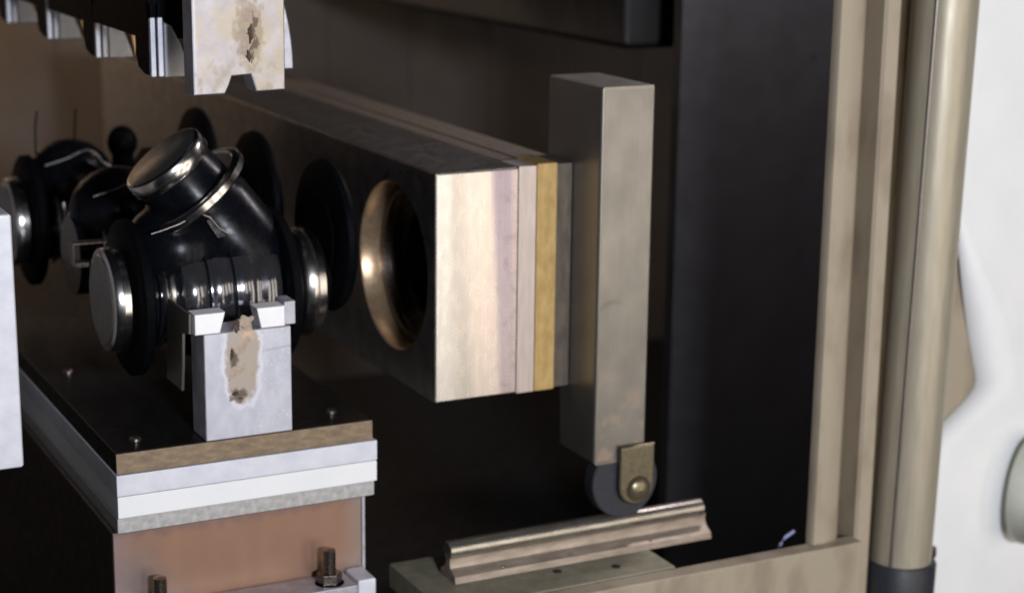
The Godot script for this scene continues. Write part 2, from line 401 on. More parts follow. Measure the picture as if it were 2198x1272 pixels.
func make_fitting(label: String, plugged: bool, branched: bool, knobbed: bool, dz: float) -> Node3D:
	var o := AX + Vector3(0, 0, dz)
	var t := thing("pipe_fitting", label, "pipe fitting", Vector3(0.15, o.y, o.z), "black pipe fittings clamped along the table")
	var xf := Transform3D(Basis(), o)
	var s := Shape.new()
	# run of the pipe with collars
	s.lathe([Vector2(0.056, 0.0), Vector2(0.056, 0.05), Vector2(0.082, 0.05), Vector2(0.083, 0.056), Vector2(0.094, 0.056), Vector2(0.096, 0.049), Vector2(0.1, 0.049), Vector2(0.101, 0.06), Vector2(0.107, 0.063), Vector2(0.113, 0.06), Vector2(0.116, 0.066),
		Vector2(0.13, 0.07), Vector2(0.15, 0.0715), Vector2(0.17, 0.07), Vector2(0.186, 0.066), Vector2(0.19, 0.06), Vector2(0.2, 0.061), Vector2(0.203, 0.052), Vector2(0.25, 0.05), Vector2(0.25, 0.0)], xf, 64)
	put(s, "body", M.gloss_black, t)
	if plugged:
		s = Shape.new()
		s.lathe([Vector2(0.054, 0.03), Vector2(0.0545, 0.086), Vector2(0.057, 0.09), Vector2(0.066, 0.09), Vector2(0.069, 0.086), Vector2(0.07, 0.04)], xf, 64)
		put(s, "flange", M.soft_black, t)
	s = Shape.new()
	s.lathe([Vector2(0.226, 0.04), Vector2(0.227, 0.086), Vector2(0.23, 0.09), Vector2(0.239, 0.09), Vector2(0.242, 0.086), Vector2(0.243, 0.03)], xf, 64)
	put(s, "flange", M.soft_black, t)
	# saddle dome over the left half of the run
	s = Shape.new()
	var dome := []
	for i in 13:
		var a := PI * i / 12.0
		dome.append(Vector2(-cos(a), sin(a)))
	s.lathe(dome, Transform3D(Basis().scaled(Vector3(0.062, 0.058, 0.058)).rotated(Vector3.BACK, 0.25), o + Vector3(0.118, 0.052, 0)), 48)
	put(s, "saddle", M.branch_black, t)
	# thin bright tube added as the shoulder's highlight line, and a small tab
	s = Shape.new()
	var glint_path := []
	for q in [Vector2(0.0718, 0.2199), Vector2(0.0851, 0.2231), Vector2(0.1039, 0.2284), Vector2(0.1175, 0.2348), Vector2(0.1294, 0.2381), Vector2(0.1401, 0.233), Vector2(0.1496, 0.2205), Vector2(0.1614, 0.2126)]:
		glint_path.append(Vector3(q.x, q.y - 0.135 + o.y, o.z + 0.063))
	s.tube(glint_path, 0.0011, 8)
	put(s, "highlight_line", M.plug_face, t)
	s = Shape.new()
	s.prism(PackedVector2Array([Vector2(0.136, 0.0945 + o.y), Vector2(0.143, 0.096 + o.y), Vector2(0.159, 0.0745 + o.y), Vector2(0.149, 0.073 + o.y)]), 2, o.z + 0.05, o.z + 0.061, 0.001)
	put(s, "tab", M.smoke_shell, t)
	s = Shape.new()
	var barrel := [Vector2(0.106, 0.0), Vector2(0.106, 0.067)]
	for k in 25:
		var x := lerpf(0.107, 0.222, k / 24.0)
		barrel.append(Vector2(x, 0.0695 + 0.0035 * sin(PI * k / 24.0) + 0.0035 * absf(sin(PI * (x - 0.105) / 0.03))))
	barrel.append(Vector2(0.223, 0.068)); barrel.append(Vector2(0.223, 0.0))
	s.lathe(barrel, xf, 40, -1.2, 0.72)
	put(s, "front_shell", M.smoke_shell, t)
	s = Shape.new()
	s.lathe([Vector2(0.084, 0.05), Vector2(0.085, 0.0605), Vector2(0.088, 0.0625), Vector2(0.0905, 0.0605), Vector2(0.092, 0.056), Vector2(0.0945, 0.0545), Vector2(0.0965, 0.0605), Vector2(0.0995, 0.064), Vector2(0.103, 0.0605), Vector2(0.104, 0.05)], xf, 56)
	put(s, "collar_ring", M.chrome, t)
	if knobbed:
		s = Shape.new()
		s.lathe(dome, Transform3D(Basis().scaled(Vector3(0.021, 0.024, 0.021)), o + Vector3(0.195, 0.1, 0.0)), 32)
		s.lathe([Vector2(0.05, 0.017), Vector2(0.1, 0.014)], Transform3D(Basis(Vector3(0, 1, 0), Vector3(1, 0, 0), Vector3(0, 0, 1)), o + Vector3(0.195, 0, 0)), 24)
		put(s, "knob", M.soft_black, t)
		s = Shape.new()
		s.tube([o + Vector3(0.074, 0.08, 0.0), o + Vector3(0.0749, 0.128, 0.0), o + Vector3(0.0785, 0.15, 0.0)], 0.0013, 6)
		put(s, "wire", M.soft_black, t)
		s = Shape.new()
		s.tube([o + Vector3(0.126, 0.08, 0.0), o + Vector3(0.129, 0.12, 0.0), o + Vector3(0.1315, 0.15, 0.0)], 0.0013, 6)
		put(s, "wire", M.soft_black, t)
	for x in [0.135, 0.165]:
		s = Shape.new()
		s.lathe([Vector2(x - 0.0014, 0.07), Vector2(x - 0.0009, 0.0772), Vector2(x + 0.0009, 0.0772), Vector2(x + 0.0014, 0.07)], xf, 64)
		put(s, "rib", M.gloss_black, t)
	if plugged:
		s = Shape.new()
		s.lathe([Vector2(0.0302, 0.0), Vector2(0.03, 0.054), Vector2(0.0312, 0.0585), Vector2(0.034, 0.06), Vector2(0.04, 0.0605), Vector2(0.0405, 0.0585), Vector2(0.042, 0.0585), Vector2(0.0405, 0.061), Vector2(0.048, 0.061), Vector2(0.051, 0.058), Vector2(0.055, 0.045)], xf, 72)
		var pl := put(s, "end_plug", M.chrome, t)
		s = Shape.new()
		s.lathe([Vector2(0.0286, 0.0), Vector2(0.0284, 0.05), Vector2(0.0306, 0.0525)], xf, 64)
		put(s, "plug_face", M.plug_face, pl)
	s = Shape.new()
	s.lathe([Vector2(0.246, 0.045), Vector2(0.252, 0.06), Vector2(0.258, 0.064), Vector2(0.266, 0.065), Vector2(0.2665, 0.062), Vector2(0.269, 0.062), Vector2(0.27, 0.066), Vector2(0.279, 0.064), Vector2(0.286, 0.054), Vector2(0.288, 0.0)], xf, 72)
	put(s, "end_plug", M.chrome, t)
	# the tall black disc between the fitting and the socket
	s = Shape.new()
	var hx := Transform3D(Basis(), Vector3(0, 0.185, o.z - 0.015))
	s.lathe([Vector2(0.297, 0.0), Vector2(0.297, 0.05), Vector2(0.299, 0.052), Vector2(0.3, 0.084), Vector2(0.303, 0.09), Vector2(0.309, 0.092), Vector2(0.314, 0.09), Vector2(0.317, 0.08), Vector2(0.318, 0.0)], hx, 64)
	s.lathe([Vector2(0.284, 0.028), Vector2(0.3, 0.028)], xf, 32)
	put(s, "sealing_disc", M.soft_black, t)
	if branched:
		s = Shape.new()
		s.box(Vector3(0.011, o.y + 0.0545, o.z - 0.068), Vector3(0.052, o.y + 0.057, o.z - 0.05), 0.0008)
		s.box(Vector3(0.011, o.y + 0.03, o.z - 0.068), Vector3(0.0132, o.y + 0.0542, o.z - 0.05), 0.0008)
		s.box(Vector3(0.0135, o.y + 0.028, o.z - 0.068), Vector3(0.052, o.y + 0.034, o.z - 0.05), 0.0008)
		put(s, "latch", M.bolt_steel, t)
		var d := Vector3(-0.62, 0.78, 0.0).normalized()
		var e := Vector3(0, 0, 1)
		var bf := Transform3D(Basis(d, e.cross(d) * -1.0, e), Vector3(0.104, 0.295, o.z) - d * 0.2)
		# x runs outwards along the branch, 0.2 is the face of the cap
		s = Shape.new()
		s.lathe([Vector2(0.02, 0.056), Vector2(0.12, 0.056), Vector2(0.125, 0.052), Vector2(0.186, 0.046), Vector2(0.186, 0.0)], bf, 56)
		put(s, "branch", M.branch_black, t)
		s = Shape.new()
		s.lathe([Vector2(0.138, 0.05), Vector2(0.139, 0.07), Vector2(0.1415, 0.0725), Vector2(0.149, 0.0725), Vector2(0.151, 0.07), Vector2(0.152, 0.064), Vector2(0.149, 0.062), Vector2(0.148, 0.045)], bf, 64)
		put(s, "branch_ring", M.chrome, t)
		s = Shape.new()
		s.lathe([Vector2(0.178, 0.04), Vector2(0.179, 0.05), Vector2(0.181, 0.0515), Vector2(0.188, 0.0515), Vector2(0.1885, 0.0505), Vector2(0.19, 0.0505), Vector2(0.1905, 0.0515), Vector2(0.197, 0.0512), Vector2(0.199, 0.0495), Vector2(0.1995, 0.047)], bf, 72)
		var cap := put(s, "branch_cap", M.chrome, t)
		s = Shape.new()
		s.lathe([Vector2(0.199, 0.0475), Vector2(0.2, 0.046), Vector2(0.2003, 0.0)], bf, 64)
		put(s, "cap_face", M.plug_face, cap)
	return t

func make_upper_jaw(label: String, dz: float) -> Node3D:
	var z := -0.12 + dz
	var t := thing("upper_jaw", label, "clamp jaw", Vector3(0.15, 0.39, z), "upper clamp jaws hanging in a row")
	var s := Shape.new()
	# steel carrier that the jaw hangs from, with a half-round cup
	var poly := PackedVector2Array([Vector2(0.086, 0.43), Vector2(0.238, 0.43), Vector2(0.238, 0.6), Vector2(0.086, 0.6)])
	s.prism(poly, 2, z - 0.236, z - 0.004, 0.002)
	put(s, "carrier", M.soft_black, t)
	s = Shape.new()
	s.prism(PackedVector2Array([Vector2(0.103, 0.388), Vector2(0.134, 0.388), Vector2(0.131, 0.4), Vector2(0.122, 0.425), Vector2(0.112, 0.445), Vector2(0.103, 0.45)]), 2, z - 0.055, z, 0.002)
	put(s, "jaw", M.white_metal, t)
	s = Shape.new()
	s.prism(PackedVector2Array([Vector2(0.137, 0.39), Vector2(0.147, 0.391), Vector2(0.139, 0.43), Vector2(0.126, 0.455), Vector2(0.12, 0.45), Vector2(0.131, 0.425)]), 2, z - 0.055, z - 0.006, 0.0015)
	put(s, "cup_lip", M.bronze_wall, t)
	for e in [[0.087, 0.0055], [0.0955, 0.0055]]:
		s = Shape.new()
		# collar plates: rounded bottom corners, seen edge on
		s.prism(PackedVector2Array([Vector2(z - 0.06, 0.41), Vector2(z - 0.05, 0.395), Vector2(z - 0.03, 0.39), Vector2(z - 0.01, 0.39), Vector2(z - 0.001, 0.393), Vector2(z + 0.002, 0.4), Vector2(z + 0.002, 0.47), Vector2(z - 0.06, 0.47)]), 0, e[0], e[0] + e[1], 0.0015)
		var co := put(s, "collar", M.soft_black, t)
		put(bx(Vector3(e[0] - 0.0003, 0.3895, z - 0.004), Vector3(e[0] + e[1] + 0.0003, 0.455, z + 0.0035), 0.0012), "lit_edge", M.white_metal, co)  # pale strip paints the lit front edge; black collar, its shaded sides
	# right half of the cup: a curved bright shell
	s = Shape.new()
	var pts := PackedVector2Array()
	for i in 9:
		var a := lerpf(0.0, 1.0, i / 8.0)
		pts.append(Vector2(0.254 - 0.03 * a * a, 0.392 + 0.13 * a))
	for i in 9:
		var a := lerpf(1.0, 0.0, i / 8.0)
		pts.append(Vector2(0.238 - 0.03 * a * a, 0.392 + 0.13 * a))
	s.prism(pts, 2, z - 0.05, z, 0.0015)
	put(s, "shell", M.clamp_metal, t)
	return t

func hex(x: float, y: float, z: float, r: float, h: float, axis: int) -> Shape:
	var s := Shape.new()
	var p := PackedVector2Array()
	var c := Vector2(x, y) if axis == 2 else (Vector2(x, z) if axis == 1 else Vector2(z, y))
	for k in 6:
		p.append(c + Vector2(cos(TAU * k / 6.0 + 0.3), sin(TAU * k / 6.0 + 0.3)) * r)
	var w := z if axis == 2 else (y if axis == 1 else x)
	s.prism(p, axis, w, w + h, 0.0008)
	return s

# ------------------------------------------------------------------ the scene
func _ready():
	# camera
	var cam := Camera3D.new()
	cam.name = "camera"
	cam.fov = 18.141
	cam.near = 0.05
	cam.far = 30.0
	cam.transform = Transform3D(Basis(Vector3(0.8912, 0.0122, 0.4535), Vector3(0.0949, 0.9725, -0.2127), Vector3(-0.4436, 0.2326, 0.8655)).orthonormalized(), Vector3(-0.4903, 0.6358, 1.8886))
	add_child(cam)
	cam.current = true
	var lens := CameraAttributesPhysical.new()
	lens.frustum_focal_length = 12.0 / tan(deg_to_rad(18.141) / 2.0)
	lens.frustum_focus_distance = 1.9
	lens.exposure_aperture = 4.2
	lens.frustum_near = 0.05
	lens.frustum_far = 30.0
	cam.attributes = lens
	# surroundings
	var e := Environment.new()
	e.background_mode = Environment.BG_COLOR
	e.background_color = Color(0.05, 0.055, 0.07)
	e.tonemap_mode = Environment.TONE_MAPPER_LINEAR
	e.tonemap_exposure = 1.06
	e.sdfgi_enabled = true
	e.ssao_enabled = true
	e.ssil_enabled = true
	var we := WorldEnvironment.new()
	we.name = "environment"
	we.environment = e
	add_child(we)
	# the bright room in front of the machine, to the right of the viewer
	for k in 3:   # unseen tall strips, added in three for streaked reflections
		area("added_room_strip", Vector3(0.75 + 0.95 * k, 0.15, 3.1 - 0.25 * k), Vector3(0.4 + 0.1 * k, 0.05, 0.0), Vector2(0.5, 2.2), 1.2, Color(1.0, 0.955, 0.89))
	area("work_light", Vector3(-0.1, 0.8, 3.0), Vector3(0.3, 0.1, 0.0), Vector2(0.3, 0.2), 7.0, Color(0.93, 0.95, 1.0))
	area("interior_light", Vector3(-0.35, 0.75, -1.75), Vector3(0.15, 0.45, -2.2), Vector2(0.3, 0.2), 1.7, Color(1.0, 0.89, 0.78))
	area("guard_fill_light", Vector3(1.1, 0.95, -0.2), Vector3(1.15, 0.3, -0.45), Vector2(0.4, 0.1), 0.8, Color(1.0, 0.96, 0.98))  # unseen lamp added to grade the guard darker downwards
	make_materials()
	make_painted()
	setting()
	table()
	beams()
	clamps()
	fittings()
	bracket_and_rail()
	frame_right()

func area(called: String, at: Vector3, to: Vector3, size: Vector2, energy: float, color: Color):
	var l := AreaLight3D.new()
	l.name = called
	l.area_size = size
	l.light_energy = energy
	l.light_color = color
	l.shadow_enabled = true
	add_child(l)
	l.look_at_from_position(at, to)

func setting():
	# rear wall of the machine, in upright sheets
	var w := struct("rear_wall")
	for k in 26:
		var x0 := -2.916 + k * 0.212
		put(bx(Vector3(x0, -1.5, -2.25), Vector3(x0 + 0.2105, 1.3, -2.2), 0.001), "panel", M.rear_wall, w)
	put(bx(Vector3(-3.0, -1.5, -2.32), Vector3(2.6, 1.3, -2.256), 0.002), "backing", M.black_bed, w)
	# bed of the machine, far below the table
	put(bx(Vector3(-3.0, -0.75, -2.2), Vector3(2.6, -0.62, 0.3), 0.002), "floor", M.black_bed).set_meta("kind", "structure")
	put(bx(Vector3(-0.56, -1.5, -2.2), Vector3(-0.53, 1.3, 0.3), 0.002), "side_wall", M.black_bed).set_meta("kind", "structure")
	# dark sheet guard on the right, and the heavy beams over it
	var g := struct("guard_wall")
	put(bx(Vector3(0.985, -0.62, -0.475), Vector3(1.75, 0.75, -0.45), 0.002), "panel", M.guard, g)
	var s := Shape.new()
	s.lathe([Vector2(0, 0.004), Vector2(0.0012, 0.004), Vector2(0.0012, 0.0)], Transform3D(Basis(Vector3(0, 0, 1), Vector3(0, 1, 0), Vector3(-1, 0, 0)), Vector3(1.2256, 0.3372, -0.45)), 16)
	put(s, "hole", M.black_bed, g)
	var h := struct("overhead_beam")
	put(bx(Vector3(0.95, 0.345, -2.1), Vector3(1.3, 0.7, -0.56), 0.012), "main_member", M.dark_wall, h)
	put(bx(Vector3(0.5, 0.5, -1.15), Vector3(0.949, 0.8, -0.7), 0.004), "cross_member", M.dark_wall, h)

func table():
	var t := thing("fixture_table", "layered table of dark, white and grey plates on a coppery block", "table", Vector3(0.15, -0.6, -0.5))
	var L := -1.25
	put(bx(Vector3(0.0, -0.024, L), Vector3(0.2998, 0.0, -0.003), 0.0012), "top_plate", M.dark_top, t)
	put(bx(Vector3(0.0, -0.0238, -0.0032), Vector3(0.2996, -0.0004, 0.0), 0.0008), "edge_strip", M.brown_edge, t)
	put(bx(Vector3(-0.001, -0.0485, L), Vector3(0.3045, -0.0243, 0.002), 0.001), "white_plate", M.white_metal, t)
	put(bx(Vector3(-0.0005, -0.0738, L), Vector3(0.3043, -0.049, 0.0015), 0.001), "white_plate", M.white_paint, t)
	put(bx(Vector3(-0.001, -0.092, L), Vector3(0.302, -0.0742, -0.001), 0.0014), "grey_plate", M.chalk_plate, t)
	var b := put(bx(Vector3(-0.006, -0.6, L), Vector3(0.2905, -0.0923, -0.008), 0.002), "base_block", M.shaded_block, t)
	put(bx(Vector3(0.288, -0.19, -0.02), Vector3(0.2925, -0.0925, -0.0065), 0.001), "corner_trim", M.clamp_metal, b)
	put(bx(Vector3(-0.0045, -0.598, -0.0085), Vector3(0.2875, -0.0945, -0.0077), 0.0003), "front_face", M.block_face, b)
	for p in [Vector2(0.0325, -0.039), Vector2(0.2667, -0.047), Vector2(0.0325, -0.34), Vector2(0.2667, -0.34)]:
		var s := Shape.new()
		s.lathe([Vector2(0, 0.007), Vector2(0.003, 0.0068), Vector2(0.0048, 0.005), Vector2(0.0052, 0.0)], Transform3D(Basis(Vector3(0, 1, 0), Vector3(1, 0, 0), Vector3(0, 0, 1)), Vector3(p.x, 0.0001, p.y)), 20)
		put(s, "screw", M.bolt_steel, t)
	# clamp bar with studs in front of the base block
	var c := thing("clamp_bar", "shiny bar with threaded studs and nuts bolted across the foot of the coppery block", "clamp bar", Vector3(0.15, -0.25, 0.02))
	put(bx(Vector3(-0.02, -0.25, -0.006), Vector3(0.264, -0.181, 0.04), 0.002), "bar", M.clamp_metal, c)
	for p in [Vector3(0.2365, -0.181, 0.02), Vector3(0.038, -0.181, 0.02)]:
		var s := Shape.new()
		var prof := [Vector2(0, 0.0078)]
		for k in 10:
			prof.append(Vector2(0.012 + k * 0.0026, 0.0078)); prof.append(Vector2(0.0133 + k * 0.0026, 0.0069))
		prof.append(Vector2(0.04, 0.0072)); prof.append(Vector2(0.041, 0.0))
		s.lathe(prof, Transform3D(Basis(Vector3(0, 1, 0), Vector3(1, 0, 0), Vector3(0, 0, 1)), p), 24)
		put(s, "stud", M.bolt_steel, c)
		put(hex(p.x, p.y + 0.0002, p.z, 0.0145, 0.0125, 1), "nut", M.bolt_steel, c)
		s = Shape.new()
		s.lathe([Vector2(0.0, 0.0185), Vector2(0.0024, 0.0185), Vector2(0.003, 0.017), Vector2(0.003, 0.008)], Transform3D(Basis(Vector3(0, 1, 0), Vector3(1, 0, 0), Vector3(0, 0, 1)), p - Vector3(0, 0.003, 0)), 28)
		put(s, "washer", M.chrome, c)
	put(bx(Vector3(0.2655, -0.24, -0.006), Vector3(0.289, -0.178, 0.036), 0.003), "end_block", M.white_metal, c)

func beams():
	# right-hand beam with one round socket per fitting
	var t := thing("socket_beam", "long square metal beam with a round socket and a yellow strip", "machine beam", Vector3(0.45, -0.0015, -0.7))
	var L := -1.5
	var y0 := -0.0015
	var y1 := 0.276
	var s := Shape.new()
	# main block: front, top, bottom and the left face with its holes
	var zs := [-0.153]
	var yc := 0.1425
	var r := 0.104
	put(main_block(0.391, 0.499, y0, y1, L, -0.03, zs, yc, r), "block", M.beam_side, t)
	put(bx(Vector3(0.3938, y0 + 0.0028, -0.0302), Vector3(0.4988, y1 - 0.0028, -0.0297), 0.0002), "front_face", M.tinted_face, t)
	for z in zs:
		var xf := Transform3D(Basis(), Vector3(0.391, yc, z))
		s = Shape.new()
		s.lathe_in([Vector2(0.0, r), Vector2(0.002, r - 0.0015), Vector2(0.027, r - 0.0015)], xf)
		var so := put(s, "socket", M.bronze_wall, t)
		s = Shape.new()
		s.lathe_in([Vector2(0.027, r - 0.0015), Vector2(0.027, 0.091), Vector2(0.036, 0.09), Vector2(0.036, 0.083), Vector2(0.042, 0.0825), Vector2(0.042, 0.08), Vector2(0.05, 0.0795), Vector2(0.05, 0.07), Vector2(0.1, 0.068), Vector2(0.1, 0.0)], xf)
		put(s, "stepped_bore", M.bolt_steel, so)
	put(bx(Vector3(0.4995, y0, -0.075), Vector3(0.5238, y1 + 0.001, -0.0285), 0.0012), "pink_plate", M.pink_plate, t)
	put(bx(Vector3(0.5246, y0, -0.085), Vector3(0.5518, y1 + 0.0025, -0.0292), 0.0012), "yellow_strip", M.yellow_plate, t)
	put(bx(Vector3(0.5246, y0, L), Vector3(0.5518, y1 + 0.0022, -0.0854), 0.0012), "inner_plate", M.grey_plate, t)
	put(bx(Vector3(0.4995, y0, L), Vector3(0.5238, y1 + 0.0007, -0.0754), 0.0012), "inner_plate", M.grey_plate, t)
	put(bx(Vector3(0.5524, y0 + 0.001, L), Vector3(0.574, y1 + 0.0005, -0.0325), 0.0012), "back_plate", M.grey_plate, t)
	# left-hand beam, only its end in view
	var u := thing("end_beam", "pale metal beam end cut off by the left edge of the view", "machine beam", Vector3(-0.2, -0.0115, -0.7))
	put(bx(Vector3(-0.2, -0.0115, L), Vector3(-0.0915, 0.2655, -0.03), 0.003), "block", M.white_metal, u)
	put(bx(Vector3(-0.24, -0.0115, L), Vector3(-0.2008, 0.2655, -0.0312), 0.002), "back_plate", M.grey_plate, u)

func main_block(x0: float, x1: float, y0: float, y1: float, z0: float, z1: float, zs: Array, yc: float, r: float) -> Shape:
	var s := Shape.new()
	var b := 0.0028
	var N := [Vector3(0, 0, 1), Vector3(0, 1, 0), Vector3(0, -1, 0), Vector3(-1, 0, 0), Vector3(1, 0, 0), Vector3(0, 0, -1)]
	s.quad(Vector3(x0 + b, y0 + b, z1), Vector3(x1, y0 + b, z1), Vector3(x1, y1 - b, z1), Vector3(x0 + b, y1 - b, z1), N[0], N[0], N[0], N[0])
	s.quad(Vector3(x0 + b, y1, z0), Vector3(x1, y1, z0), Vector3(x1, y1, z1 - b), Vector3(x0 + b, y1, z1 - b), N[1], N[1], N[1], N[1])
	s.quad(Vector3(x0 + b, y0, z0), Vector3(x1, y0, z0), Vector3(x1, y0, z1 - b), Vector3(x0 + b, y0, z1 - b), N[2], N[2], N[2], N[2])
	s.quad(Vector3(x1, y0, z0), Vector3(x1, y1, z0), Vector3(x1, y1, z1), Vector3(x1, y0, z1), N[4], N[4], N[4], N[4])
	s.quad(Vector3(x0, y0, z0), Vector3(x1, y0, z0), Vector3(x1, y1, z0), Vector3(x0, y1, z0), N[5], N[5], N[5], N[5])
	# rounded edges round the front and the left face
	s.quad(Vector3(x0 + b, y0 + b, z1), Vector3(x0 + b, y1 - b, z1), Vector3(x0, y1 - b, z1 - b), Vector3(x0, y0 + b, z1 - b), N[0], N[0], N[3], N[3])
	s.quad(Vector3(x0 + b, y1 - b, z1), Vector3(x1, y1 - b, z1), Vector3(x1, y1, z1 - b), Vector3(x0 + b, y1, z1 - b), N[0], N[0], N[1], N[1])
	s.quad(Vector3(x0 + b, y0 + b, z1), Vector3(x1, y0 + b, z1), Vector3(x1, y0, z1 - b), Vector3(x0 + b, y0, z1 - b), N[0], N[0], N[2], N[2])
	s.quad(Vector3(x0, y1 - b, z0), Vector3(x0, y1 - b, z1 - b), Vector3(x0 + b, y1, z1 - b), Vector3(x0 + b, y1, z0), N[3], N[3], N[1], N[1])
	s.quad(Vector3(x0, y0 + b, z0), Vector3(x0, y0 + b, z1 - b), Vector3(x0 + b, y0, z1 - b), Vector3(x0 + b, y0, z0), N[3], N[3], N[2], N[2])
	s.tri(Vector3(x0 + b, y1 - b, z1), Vector3(x0, y1 - b, z1 - b), Vector3(x0 + b, y1, z1 - b), N[0], N[3], N[1])
	s.tri(Vector3(x0 + b, y0 + b, z1), Vector3(x0, y0 + b, z1 - b), Vector3(x0 + b, y0, z1 - b), N[0], N[3], N[2])
	# left face in cells, each cell a ring between a rectangle and a circle
	var edges := [z1 - b]
	for i in zs.size() - 1: edges.append((zs[i] + zs[i + 1]) / 2.0)
	edges.append(z0)
	for i in zs.size():
		var za: float = edges[i + 1]
		var zb: float = edges[i]
		var zc: float = zs[i]
		var angs := []
		for k in 72: angs.append(TAU * k / 72.0)
		for cz in [za, zb]:
			for cy in [y0 + b, y1 - b]:
				angs.append(fposmod(atan2(cy - yc, cz - zc), TAU))
		angs.sort()
		var outp := func(a: float) -> Vector3:
			var d := Vector2(cos(a), sin(a))
			var k := 1e9
			if d.x > 1e-6: k = minf(k, (zb - zc) / d.x)
			if d.x < -1e-6: k = minf(k, (za - zc) / d.x)
			if d.y > 1e-6: k = minf(k, (y1 - b - yc) / d.y)
			if d.y < -1e-6: k = minf(k, (y0 + b - yc) / d.y)
			return Vector3(x0, yc + d.y * k, zc + d.x * k)
		for k in angs.size():
			var a: float = angs[k]
			var c: float = angs[(k + 1) % angs.size()]
			s.quad(Vector3(x0, yc + sin(a) * r, zc + cos(a) * r), outp.call(a), outp.call(c), Vector3(x0, yc + sin(c) * r, zc + cos(c) * r), N[3], N[3], N[3], N[3])
	return s

func clamps():
	# lower support in front
	var t := thing("support_post", "pale metal post with two bright jaws and tan residue on the table's front edge", "clamp post", Vector3(0.15, 0.0, -0.05))
	put(bx(Vector3(0.1006, 0.0003, -0.045), Vector3(0.202, 0.1225, 0.0008), 0.0015), "post", M.clamp_metal, t)
	var s := Shape.new()
	s.prism(PackedVector2Array([Vector2(0.0905, 0.1228), Vector2(0.119, 0.1228), Vector2(0.1255, 0.1462), Vector2(0.0905, 0.1462)]), 2, -0.02, 0.004, 0.0012)
	put(s, "jaw", M.bright_jaw, t)
	s = Shape.new()
	s.prism(PackedVector2Array([Vector2(0.166, 0.1232), Vector2(0.194, 0.1232), Vector2(0.194, 0.1466), Vector2(0.161, 0.1466)]), 2, -0.02, 0.004, 0.0012)
	put(s, "jaw", M.bright_jaw, t)
	put(bx(Vector3(0.1946, 0.1228, -0.03), Vector3(0.2085, 0.15, -0.001), 0.0015), "side_plate", M.clamp_metal, t)
	s = Shape.new()
	s.prism(PackedVector2Array([Vector2(-0.082, 0.1458), Vector2(-0.004, 0.1458), Vector2(-0.006, 0.1228), Vector2(-0.03, 0.118), Vector2(-0.034, 0.08), Vector2(-0.04, 0.05), Vector2(-0.096, 0.05), Vector2(-0.093, 0.075), Vector2(-0.088, 0.11)]), 0, 0.0865, 0.0902, 0.0008)
	put(s, "cheek", M.bracket_metal, t)
	var nz := FastNoiseLite.new()
	nz.seed = 5
	nz.frequency = 0.06
	nz.fractal_octaves = 1
	var base := [Vector2(0.1353, 0.14), Vector2(0.131, 0.125), Vector2(0.126, 0.11), Vector2(0.1228, 0.095), Vector2(0.1235, 0.08), Vector2(0.1205, 0.066), Vector2(0.118, 0.054), Vector2(0.1235, 0.0475), Vector2(0.131, 0.041), Vector2(0.1405, 0.0385), Vector2(0.151, 0.041), Vector2(0.159, 0.047), Vector2(0.1655, 0.056), Vector2(0.168, 0.07), Vector2(0.1685, 0.086), Vector2(0.166, 0.101), Vector2(0.163, 0.115), Vector2(0.1605, 0.13), Vector2(0.156, 0.139), Vector2(0.145, 0.1415)]
	var ring := func(grow: float, sd: int) -> PackedVector2Array:
		var out := PackedVector2Array()
		var nn := FastNoiseLite.new()
		nn.seed = sd
		nn.frequency = 0.15
		for i in base.size():
			for f in 3:
				var p: Vector2 = base[i].lerp(base[(i + 1) % base.size()], f / 3.0)
				var d := (p - Vector2(0.1445, 0.09)).normalized()
				out.append(p + d * (grow + 0.0022 * nn.get_noise_2d(p.x * 1000.0, p.y * 1000.0)))
		return out
	put(bx(Vector3(0.1018, 0.0015, 0.0005), Vector3(0.2008, 0.1213, 0.0012), 0.0002), "stained_face", M.post_face, t)
	s = Shape.new()
	s.crust(ring.call(-0.008, 4), 0.0004, 0.0011, nz)
	var rs := put(s, "residue", M.residue, t)
	for q in [[Vector2(0.1325, 0.097), 0.0018, 0.007], [Vector2(0.135, 0.052), 0.004, 0.0022], [Vector2(0.1415, 0.0455), 0.0026, 0.0014], [Vector2(0.1385, 0.128), 0.004, 0.008], [Vector2(0.148, 0.132), 0.009, 0.007]]:
		var o := PackedVector2Array()
		for k in 24:
			var a := TAU * k / 24.0
			var w := 1.0 + 0.45 * nz.get_noise_2d(cos(a) * 20.0 + q[0].x * 3000.0, sin(a) * 20.0 + q[0].y * 3000.0)
			o.append(q[0] + Vector2(cos(a) * q[1], sin(a) * q[2]) * w)
		s = Shape.new()
		s.crust(o, 0.0014, 0.0028, nz)
		put(s, "burnt_lump" if q[0].x < 0.145 else "residue_lump", M.burnt if q[0].x < 0.145 else M.residue, rs)
	# upper clamp plate that comes down on it
	var u := thing("upper_clamp_plate", "pale upright clamp plate with a notched foot and brown residue, hanging above the post", "clamp plate", Vector3(0.15, 0.3825, -0.02))
	s = Shape.new()
	s.prism(PackedVector2Array([Vector2(0.0976, 0.3822), Vector2(0.1324, 0.3827), Vector2(0.1372, 0.392), Vector2(0.1406, 0.4012), Vector2(0.1613, 0.4022), Vector2(0.1642, 0.393), Vector2(0.1672, 0.3836), Vector2(0.2, 0.3844), Vector2(0.2015, 0.62), Vector2(0.0972, 0.62)]), 2, -0.032, 0.0, 0.0016)
	put(s, "plate", M.clamp_metal, u)
	var ub := [Vector2(0.154, 0.41), Vector2(0.1475, 0.42), Vector2(0.149, 0.432), Vector2(0.146, 0.446), Vector2(0.144, 0.46), Vector2(0.147, 0.474), Vector2(0.155, 0.482), Vector2(0.164, 0.478), Vector2(0.166, 0.464), Vector2(0.169, 0.452), Vector2(0.168, 0.438), Vector2(0.165, 0.424), Vector2(0.162, 0.413)]
	var up := PackedVector2Array()
